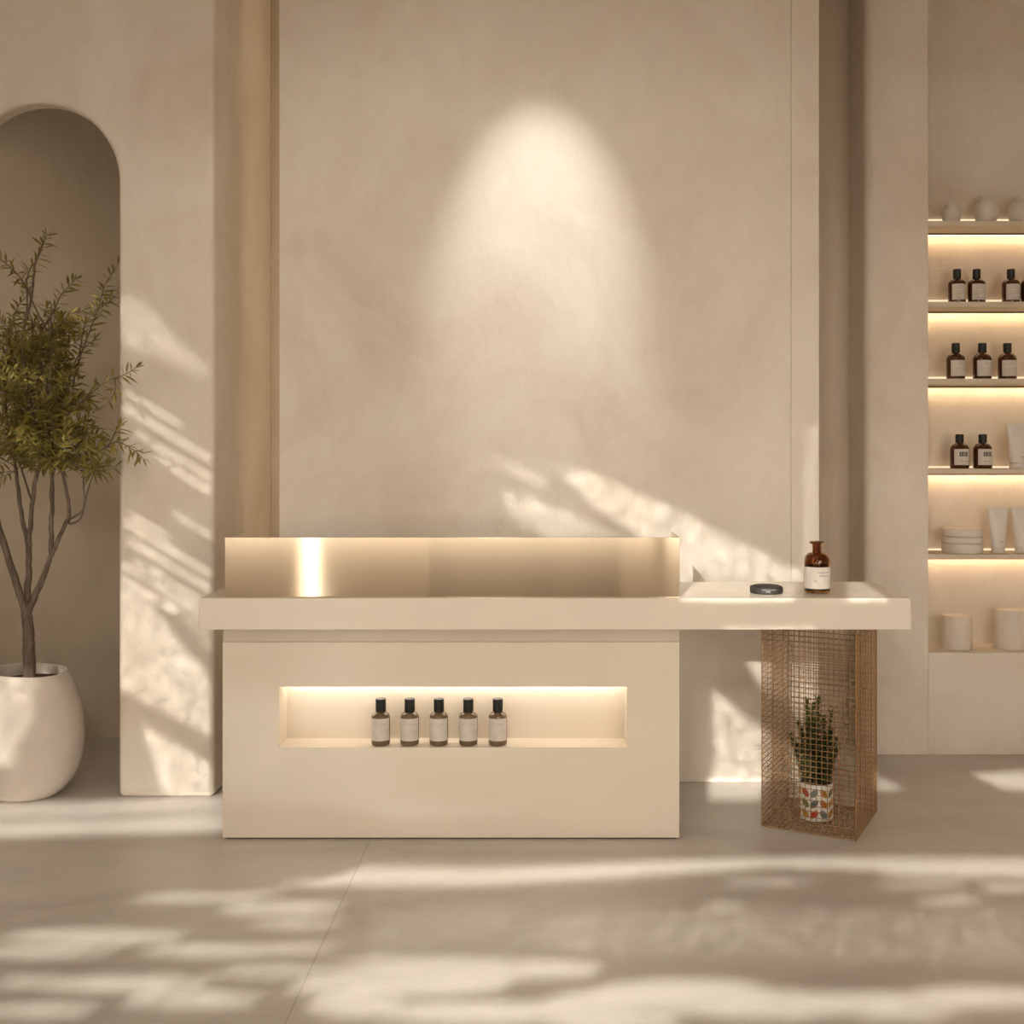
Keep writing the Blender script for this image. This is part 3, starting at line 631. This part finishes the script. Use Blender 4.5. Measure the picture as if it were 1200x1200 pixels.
# ------------------------------------------------------------------ unseen leafy trellis added to shape the sun patches
SUN = Vector((SA, 1, -SC_)).normalized()
vt = thing('sun_screen_trellis', 'leafy trellis out of view, added outside to shape the sun patches', 'trellis', (0,0,-.02))
for x in (-4.75,.95):
    bm = new(); add_box(bm, x-.04, x+.04, -1.36, -1.28, 0, 4.7); obj('post', bm, M['trellis'], vt)
for z in (1.12,4.62):
    bm = new(); add_box(bm, -4.75, .95, -1.35, -1.29, z, z+.06); obj('rail', bm, M['trellis'], vt)
GAPS = [  # leaf gaps shaped after the wanted sun patches on walls and floor
    (0.36, 0.070, [(-1.67,3.498),(-1.467,3.467),(-1.076,3.291),(-0.529,3.017),(-0.49,2.924),(-1.092,2.924),(-1.291,3.166),(-1.506,3.314)]),
    (0.26, 0.030, [(-1.967,3.564),(-1.694,3.447),(-1.709,3.385),(-1.944,3.502)]),
    (0.28, 0.070, [(-1.916,3.392),(-1.748,3.361),(-1.311,3.158),(-1.701,3.127),(-1.873,3.26)]),
    (0.16, 0.020, [(-0.522,3.674),(-0.451,3.674),(-0.451,2.924),(-0.522,2.924)]),
    (0.36, 0.030, [(-0.795,2.611),(-0.444,2.611),(-0.444,2.267),(-0.713,2.471)]),
    (0.36, 0.040, [(-0.944,2.478),(-0.713,2.306),(-0.444,2.119),(-0.444,2.025),(-0.944,2.025)]),
    (0.20, 0.060, [(-3.53,4.187),(-3.403,4.157),(-3.112,3.858),(-3.112,3.783),(-3.53,3.963)]),
    (0.40, 0.010, [(-3.471,3.754),(-3.228,3.608),(-3.243,3.589),(-3.486,3.735)]),
    (0.40, 0.010, [(-3.489,3.698),(-3.097,3.462),(-3.112,3.44),(-3.504,3.675)]),
    (0.40, 0.010, [(-3.433,3.582),(-3.097,3.38),(-3.112,3.358),(-3.448,3.559)]),
    (0.40, 0.010, [(-3.359,3.477),(-3.097,3.32),(-3.112,3.302),(-3.373,3.459)]),
    (0.40, 0.010, [(-3.265,3.227),(-3.097,3.126),(-3.112,3.108),(-3.28,3.208)]),
    (0.40, 0.010, [(-3.471,3.231),(-3.284,3.119),(-3.299,3.1),(-3.486,3.212)]),
    (0.40, 0.010, [(-3.478,3.19),(-3.097,2.962),(-3.112,2.936),(-3.493,3.164)]),
    (0.40, 0.010, [(-3.471,3.119),(-3.097,2.895),(-3.112,2.869),(-3.486,3.093)]),
    (0.40, 0.010, [(-3.433,3.022),(-3.097,2.82),(-3.112,2.798),(-3.448,2.999)]),
    (0.40, 0.010, [(-3.508,3.018),(-3.153,2.805),(-3.168,2.783),(-3.523,2.996)]),
    (0.40, 0.010, [(-3.508,2.954),(-3.247,2.798),(-3.261,2.771),(-3.523,2.928)]),
    (0.34, 0.060, [(-3.538,2.895),(-3.415,2.887),(-3.097,2.495),(-3.097,2.223),(-3.538,2.454)]),
    (0.18, 0.030, [(-3.34,2.895),(-3.097,2.738),(-3.097,2.581)]),
    (0.34, 0.030, [(-3.433,2.32),(-3.097,2.11),(-3.097,1.972),(-3.314,1.972)]),
    (0.30, 0.050, [(-4.023,2.568),(-3.791,2.55),(-3.777,2.278),(-3.835,2.097),(-4.023,2.079)]),
    (0.65, 0.020, [(-3.734,3.761),(-3.754,3.732),(-3.809,3.713),(-3.876,3.713),(-3.93,3.732),(-3.951,3.761),(-3.93,3.791),(-3.876,3.81),(-3.809,3.81),(-3.754,3.791)]),
    (0.65, 0.020, [(-3.535,3.472),(-3.559,3.451),(-3.622,3.438),(-3.7,3.438),(-3.764,3.451),(-3.788,3.472),(-3.764,3.493),(-3.7,3.506),(-3.622,3.506),(-3.559,3.493)]),
    (0.65, 0.020, [(-3.632,4.159),(-3.645,4.095),(-3.677,4.056),(-3.718,4.056),(-3.75,4.095),(-3.762,4.159),(-3.75,4.223),(-3.718,4.262),(-3.677,4.262),(-3.645,4.223)]),
    (0.65, 0.020, [(-3.752,3.472),(-3.769,3.442),(-3.814,3.424),(-3.87,3.424),(-3.915,3.442),(-3.933,3.472),(-3.915,3.502),(-3.87,3.52),(-3.814,3.52),(-3.769,3.502)]),
    (0.90, 0.006, [(-4.177,1.942),(-3.66,1.957),(-3.04,1.984),(-2.907,1.906),(-3.414,1.892),(-4.009,1.875)]),
    (0.95, 0.005, [(-3.993,1.868),(-3.4,1.885),(-2.901,1.902),(-2.786,1.835),(-3.833,1.804)]),
    (1.00, 0.012, [(-2.248,1.651),(-2.084,1.718),(-1.669,1.71),(-0.935,1.737),(-0.428,1.745),(0.466,1.745),(0.423,1.671),(-0.116,1.699),(-0.612,1.71),(-1.207,1.671),(-1.671,1.653),(-2.028,1.653)]),
    (0.95, 0.012, [(-2.377,1.526),(-2.414,1.514),(-2.553,1.507),(-2.74,1.507),(-2.907,1.514),(-2.992,1.526),(-2.961,1.538),(-2.821,1.545),(-2.628,1.545),(-2.458,1.538)]),
    (0.95, 0.012, [(-2.531,1.49),(-2.558,1.481),(-2.662,1.476),(-2.804,1.476),(-2.932,1.481),(-2.997,1.49),(-2.974,1.498),(-2.869,1.504),(-2.723,1.504),(-2.594,1.498)]),
    (0.95, 0.012, [(-2.306,1.622),(-2.337,1.614),(-2.443,1.609),(-2.585,1.609),(-2.71,1.614),(-2.77,1.622),(-2.742,1.631),(-2.635,1.636),(-2.49,1.636),(-2.364,1.631)]),
    (0.95, 0.012, [(-1.978,1.595),(-2.005,1.583),(-2.106,1.576),(-2.245,1.576),(-2.369,1.583),(-2.432,1.595),(-2.409,1.607),(-2.307,1.614),(-2.164,1.614),(-2.038,1.607)]),
    (0.95, 0.012, [(-1.924,1.556),(-1.946,1.549),(-2.021,1.545),(-2.122,1.545),(-2.211,1.549),(-2.254,1.556),(-2.235,1.564),(-2.159,1.568),(-2.056,1.568),(-1.966,1.564)]),
    (0.95, 0.012, [(-2.019,1.493),(-2.048,1.483),(-2.154,1.478),(-2.297,1.478),(-2.423,1.483),(-2.487,1.493),(-2.461,1.503),(-2.355,1.509),(-2.208,1.509),(-2.08,1.503)]),
    (0.95, 0.012, [(-1.869,1.497),(-1.884,1.49),(-1.943,1.486),(-2.023,1.486),(-2.094,1.49),(-2.129,1.497),(-2.115,1.504),(-2.056,1.508),(-1.975,1.508),(-1.903,1.504)]),
    (0.95, 0.012, [(-2.109,1.425),(-2.141,1.415),(-2.262,1.408),(-2.425,1.408),(-2.571,1.415),(-2.645,1.425),(-2.617,1.436),(-2.496,1.443),(-2.327,1.443),(-2.179,1.436)]),
    (0.95, 0.012, [(-2.558,1.43),(-2.56,1.421),(-2.603,1.416),(-2.67,1.416),(-2.737,1.421),(-2.778,1.43),(-2.778,1.439),(-2.735,1.444),(-2.666,1.444),(-2.598,1.439)]),
    (0.95, 0.012, [(-1.816,1.45),(-1.838,1.441),(-1.923,1.436),(-2.037,1.436),(-2.139,1.441),(-2.19,1.45),(-2.17,1.459),(-2.085,1.465),(-1.968,1.465),(-1.865,1.459)]),
    (0.95, 0.012, [(-1.938,1.395),(-1.959,1.384),(-2.047,1.378),(-2.169,1.378),(-2.28,1.384),(-2.34,1.395),(-2.324,1.406),(-2.235,1.413),(-2.109,1.413),(-1.995,1.406)]),
    (0.95, 0.012, [(-1.725,1.42),(-1.73,1.411),(-1.77,1.405),(-1.829,1.405),(-1.885,1.411),(-1.918,1.42),(-1.915,1.43),(-1.875,1.436),(-1.814,1.436),(-1.756,1.43)]),
    (0.95, 0.012, [(-2.35,1.377),(-2.363,1.368),(-2.432,1.363),(-2.531,1.363),(-2.623,1.368),(-2.675,1.377),(-2.665,1.386),(-2.595,1.391),(-2.494,1.391),(-2.399,1.386)]),
    (0.95, 0.012, [(-2.045,1.666),(-2.066,1.66),(-2.135,1.656),(-2.228,1.656),(-2.308,1.66),(-2.346,1.666),(-2.326,1.672),(-2.256,1.675),(-2.163,1.675),(-2.082,1.672)]),
    (0.95, 0.012, [(-2.233,1.632),(-2.247,1.626),(-2.3,1.623),(-2.371,1.623),(-2.435,1.626),(-2.467,1.632),(-2.454,1.637),(-2.401,1.641),(-2.329,1.641),(-2.264,1.637)]),
    (0.95, 0.012, [(0.376,1.696),(0.312,1.686),(0.157,1.679),(-0.031,1.679),(-0.182,1.686),(-0.24,1.696),(-0.18,1.707),(-0.023,1.714),(0.17,1.714),(0.323,1.707)]),
    (0.95, 0.012, [(-0.422,1.666),(-0.456,1.66),(-0.545,1.656),(-0.656,1.656),(-0.746,1.66),(-0.783,1.666),(-0.75,1.672),(-0.661,1.675),(-0.548,1.675),(-0.457,1.672)]),
    (0.95, 0.012, [(0.136,1.615),(0.111,1.609),(0.049,1.605),(-0.025,1.605),(-0.085,1.609),(-0.106,1.615),(-0.082,1.622),(-0.02,1.626),(0.056,1.626),(0.115,1.622)]),
    (0.95, 0.012, [(0.117,1.661),(0.081,1.655),(-0.009,1.651),(-0.119,1.651),(-0.208,1.655),(-0.242,1.661),(-0.207,1.667),(-0.116,1.67),(-0.004,1.67),(0.085,1.667)]),
    (0.95, 0.012, [(-0.645,1.599),(-0.66,1.594),(-0.701,1.591),(-0.754,1.591),(-0.797,1.594),(-0.816,1.599),(-0.802,1.605),(-0.76,1.608),(-0.707,1.608),(-0.663,1.605)]),
    (0.95, 0.012, [(0.352,1.651),(0.325,1.644),(0.264,1.639),(0.191,1.639),(0.134,1.644),(0.114,1.651),(0.139,1.658),(0.201,1.663),(0.275,1.663),(0.333,1.658)]),
    (0.95, 0.012, [(0.239,1.398),(0.203,1.389),(0.118,1.383),(0.017,1.383),(-0.064,1.389),(-0.093,1.398),(-0.059,1.407),(0.027,1.413),(0.131,1.413),(0.212,1.407)]),
    (1.00, 0.010, [(-1.27,1.43),(-1.288,1.417),(-1.362,1.406),(-1.477,1.401),(-1.61,1.401),(-1.738,1.406),(-1.837,1.417),(-1.887,1.43),(-1.877,1.444),(-1.806,1.455),(-1.687,1.461),(-1.546,1.461),(-1.412,1.455),(-1.314,1.444)]),
    (1.00, 0.010, [(-1.032,1.454),(-1.051,1.444),(-1.114,1.437),(-1.209,1.433),(-1.318,1.433),(-1.42,1.437),(-1.497,1.444),(-1.532,1.454),(-1.518,1.463),(-1.456,1.471),(-1.358,1.475),(-1.245,1.475),(-1.139,1.471),(-1.064,1.463)]),
    (1.00, 0.010, [(-1.518,1.386),(-1.52,1.375),(-1.55,1.367),(-1.602,1.362),(-1.666,1.362),(-1.73,1.367),(-1.783,1.375),(-1.813,1.386),(-1.815,1.396),(-1.786,1.405),(-1.733,1.41),(-1.665,1.41),(-1.598,1.405),(-1.546,1.396)]),
    (1.00, 0.010, [(-1.02,1.372),(-1.043,1.362),(-1.119,1.354),(-1.235,1.349),(-1.366,1.349),(-1.491,1.354),(-1.584,1.362),(-1.627,1.372),(-1.611,1.383),(-1.536,1.391),(-1.417,1.396),(-1.279,1.396),(-1.151,1.391),(-1.058,1.383)]),
    (1.00, 0.010, [(-0.897,1.384),(-0.903,1.372),(-0.934,1.363),(-0.983,1.357),(-1.042,1.357),(-1.099,1.363),(-1.143,1.372),(-1.167,1.384),(-1.164,1.397),(-1.134,1.407),(-1.083,1.413),(-1.021,1.413),(-0.962,1.407),(-0.918,1.397)]),
    (1.00, 0.010, [(-0.495,1.403),(-0.521,1.388),(-0.597,1.377),(-0.707,1.371),(-0.831,1.371),(-0.946,1.377),(-1.032,1.388),(-1.071,1.403),(-1.053,1.417),(-0.979,1.429),(-0.864,1.436),(-0.732,1.436),(-0.611,1.429),(-0.527,1.417)]),
    (1.00, 0.010, [(-0.258,1.387),(-0.286,1.375),(-0.364,1.365),(-0.474,1.36),(-0.597,1.36),(-0.709,1.365),(-0.791,1.375),(-0.825,1.387),(-0.803,1.4),(-0.727,1.41),(-0.612,1.416),(-0.483,1.416),(-0.366,1.41),(-0.286,1.4)]),
    (1.00, 0.010, [(-0.741,1.358),(-0.758,1.35),(-0.811,1.344),(-0.889,1.341),(-0.978,1.341),(-1.061,1.344),(-1.121,1.35),(-1.148,1.358),(-1.134,1.366),(-1.082,1.372),(-1.002,1.375),(-0.91,1.375),(-0.825,1.372),(-0.765,1.366)]),
    (1.00, 0.010, [(-0.097,1.395),(-0.117,1.387),(-0.169,1.381),(-0.243,1.378),(-0.324,1.378),(-0.398,1.381),(-0.45,1.387),(-0.469,1.395),(-0.452,1.402),(-0.4,1.409),(-0.324,1.412),(-0.24,1.412),(-0.165,1.409),(-0.113,1.402)]),
    (1.00, 0.010, [(0.287,1.4),(0.258,1.39),(0.189,1.383),(0.094,1.379),(-0.009,1.379),(-0.102,1.383),(-0.165,1.39),(-0.187,1.4),(-0.162,1.409),(-0.094,1.417),(0.004,1.421),(0.112,1.421),(0.207,1.417),(0.269,1.409)]),
    (1.00, 0.010, [(-0.01,1.372),(-0.028,1.367),(-0.072,1.362),(-0.136,1.36),(-0.205,1.36),(-0.267,1.362),(-0.31,1.367),(-0.326,1.372),(-0.31,1.378),(-0.266,1.382),(-0.202,1.385),(-0.131,1.385),(-0.067,1.382),(-0.024,1.378)]),
    (1.00, 0.010, [(-1.269,1.47),(-1.294,1.464),(-1.374,1.459),(-1.493,1.457),(-1.628,1.457),(-1.753,1.459),(-1.844,1.464),(-1.883,1.47),(-1.861,1.475),(-1.781,1.48),(-1.66,1.483),(-1.522,1.483),(-1.395,1.48),(-1.305,1.475)]),
    (0.95, 0.010, [(0.252,2.092),(0.639,2.11),(0.582,2.008),(0.376,2.008)]),
    (0.80, 0.010, [(-0.214,2.092),(-0.043,2.012),(-0.22,2.0)]),
    (0.90, 0.010, [(-0.964,2.057),(-0.688,2.057),(-0.704,1.961),(-0.926,1.961)]),
    (0.80, 0.008, [(-1.028,2.889),(-0.529,2.889),(-0.523,2.708),(-0.944,2.708)]),
    (0.10, 0.008, [(-0.55,2.889),(-0.333,2.889),(-0.332,2.708),(-0.523,2.708)]),
    (0.80, 0.008, [(-0.326,2.889),(-0.261,2.889),(-0.173,2.708),(-0.332,2.708)]),
    (0.28, 0.050, [(-1.927,1.599),(0.355,1.604),(0.267,1.447),(-1.076,1.482),(-1.771,1.482)]),
]
def poly_d(P, poly):
    # signed distance, positive inside
    poly = np.array(poly); n = len(poly); d2 = np.full(len(P), 1e9); ins = np.zeros(len(P), bool)
    for i in range(n):
        a = poly[i]; b = poly[(i+1)%n]; e = b-a; w = P-a
        t = np.clip((w@e)/max(e@e,1e-12), 0, 1); q = w-t[:,None]*e; d2 = np.minimum(d2, (q*q).sum(1))
        c = (a[1] > P[:,1]) != (b[1] > P[:,1])
        with np.errstate(divide='ignore', invalid='ignore'):
            xi = (b[0]-a[0])*(P[:,1]-a[1])/(b[1]-a[1])+a[0]
        ins ^= c & (P[:,0] < xi)
    d = np.sqrt(d2); return np.where(ins, d, -d)
def openness(P):
    T = np.zeros(len(P)); far = np.full(len(P), -.2)
    for t, soft, poly in GAPS:
        q = np.array(poly); lo = q.min(0)-.2; hi = q.max(0)+.2
        k = np.where(((P > lo) & (P < hi)).all(1))[0]
        if not len(k): continue
        d = poly_d(P[k], poly); far[k] = np.maximum(far[k], d)
        s = np.clip(d/soft+.35, 0, 1); s = s*s*(3-2*s); T[k] = np.maximum(T[k], t*s)
    return T, far
VY = -1.2
def quads(P, L, ratio, tilt_s=.42, spread=.26):
    n = len(P); ln = rng.uniform(L[0],L[1],n); wd = ln*ratio
    th = rng.uniform(0,2*PI,n); k = rng.uniform(-spread,spread*.8,n)
    c = np.column_stack([P[:,0]+SA*k, VY+k, P[:,1]-SC_*k])          # slid along the sun's direction: depth without changing its shade
    s = np.array(SUN); a1 = np.cross(s,[0,0,1]); a1 /= np.linalg.norm(a1); a2 = np.cross(s,a1)
    tilt = rng.normal(0,tilt_s,(n,2))
    u = np.cos(th)[:,None]*a1+np.sin(th)[:,None]*a2+tilt[:,:1]*s; v = -np.sin(th)[:,None]*a1+np.cos(th)[:,None]*a2+tilt[:,1:]*s
    A = c-u*ln[:,None]/2; B = c+v*wd[:,None]/2-s*.12*wd[:,None]; C = c+u*ln[:,None]/2; D = c-v*wd[:,None]/2-s*.12*wd[:,None]
    return np.stack([A,B,C,D],1).reshape(-1,3)
def cand(N): return np.column_stack([rng.uniform(-4.65,.85,N), rng.uniform(1.28,4.62,N)])
P = cand(24000); T, far = openness(P); big = quads(P[far < -.10], (.15,.22), .5, .3)
P = cand(420000); T, far = openness(P); sm = quads(P[(far < -.012) & (far > -.16)], (.03,.05), .36, .35)
fine = []
for _ in range(8):                                                  # fine leaf bits thin out to set how much sun each gap passes
    P = cand(400000); T, far = openness(P)
    dens = -np.log(np.clip(T,.02,1))/3.9
    fine.append(quads(P[(far > -.03) & (rng.random(len(P)) < dens)], (.008,.014), .45, .35))
fine = np.concatenate(fine)
V = np.concatenate([big, sm, fine])
V[:,2] += .02
nq = len(V)//4
me = bpy.data.meshes.new('foliage'); me.vertices.add(len(V)); me.vertices.foreach_set('co', V.ravel())
me.loops.add(nq*4); me.loops.foreach_set('vertex_index', np.arange(nq*4,dtype=np.int32))
me.polygons.add(nq); me.polygons.foreach_set('loop_start', np.arange(0,nq*4,4,dtype=np.int32)); me.update(calc_edges=True); me.validate()
fo = link('foliage', me, M['vine'], vt, angle=180); fo['kind'] = 'stuff'
print('vine leaves', nq, 'olive leaves', nleaf)

# ------------------------------------------------------------------ light
def light(name, t, loc, e, col=(1,1,1), rot=None, **kw):
    l = bpy.data.lights.new(name, t); l.energy = e; l.color = col
    for k, v in kw.items(): setattr(l, k, v)
    o = bpy.data.objects.new(name, l); COL.objects.link(o); o.location = loc
    if rot is not None: o.rotation_euler = rot
    return o
s = light('sun','SUN',(-3,-9,5), SUN_E, (1,.95,.86)); s.data.angle = math.radians(SUN_A)
s.rotation_euler = SUN.to_track_quat('-Z','Y').to_euler()
# ceiling spotlight washing the centre panel
sp = light('ceiling_spotlight','SPOT',(SPX,SPY,4.22), SPOT_E, (1,.96,.90), spot_size=math.radians(SPA), spot_blend=.9, shadow_soft_size=.03)
sp.rotation_euler = (Vector((SPX+.0,5.0,SPT))-Vector((SPX,SPY,4.22))).to_track_quat('-Z','Y').to_euler()
# wide spot added near the shopfront as fill for the counter and the panel behind it
tk = light('front_fill_spot','SPOT',(-.5,-.4,3.05), TRACK_E, (1,.90,.76), spot_size=math.radians(56), spot_blend=.8, shadow_soft_size=.22)
tk.rotation_euler = (Vector((-.3,5.0,1.25))-Vector((-.5,-.4,3.05))).to_track_quat('-Z','Y').to_euler()
# two wide area lights added under the ceiling as soft fill
for i, (x, y) in enumerate(((-.3,2.2),(-2.6,1.9))):
    cl = light('ceiling_fill','AREA',(x,y,4.28), CEIL_E[i], (1,.91,.79), (0,0,0), shape='RECTANGLE', size=2.6, size_y=1.6)
# unseen fill lights added: one behind the centre panel, one inside the arched alcove
light('slot_fill','AREA',(-1.15,5.40,2.15), SLOT_E, (1,.88,.72), (0,-PI/2,0), shape='RECTANGLE', size=3.9, size_y=.06)
light('alcove_fill','AREA',(-3.4,5.0,1.9), ALC_E, (1,.84,.62), (PI/2,0,-.85), shape='RECTANGLE', size=.5, size_y=2.6)
# sky light arriving through the open shopfront
w = bpy.data.worlds.new('sky'); SC.world = w; w.use_nodes = True
bg = w.node_tree.nodes['Background']; tc = w.node_tree.nodes.new('ShaderNodeTexCoord'); sx = w.node_tree.nodes.new('ShaderNodeSeparateXYZ'); rp = w.node_tree.nodes.new('ShaderNodeValToRGB')
w.node_tree.links.new(tc.outputs['Generated'], sx.inputs[0]); w.node_tree.links.new(sx.outputs['Z'], rp.inputs['Fac']); w.node_tree.links.new(rp.outputs['Color'], bg.inputs['Color'])
rp.color_ramp.elements[0].color = (1,.875,.745,1); rp.color_ramp.elements[1].color = (.94,.88,.82,1)
bg.inputs['Strength'].default_value = SKY_E

# ------------------------------------------------------------------ camera
cd = bpy.data.cameras.new('camera'); cam = bpy.data.objects.new('camera', cd); COL.objects.link(cam)
cam.location = (0,0,1.53); cam.rotation_euler = (PI/2,0,0)
cd.sensor_width = 36; cd.lens = 36*1280/1200; cd.shift_x = -47/1200; cd.shift_y = -75/1200; cd.clip_start = .05
SC.camera = cam
vs = SC.view_settings; vs.view_transform = 'Standard'; vs.look = 'None'; vs.gamma = 1; vs.exposure = EXPO; vs.use_curve_mapping = False
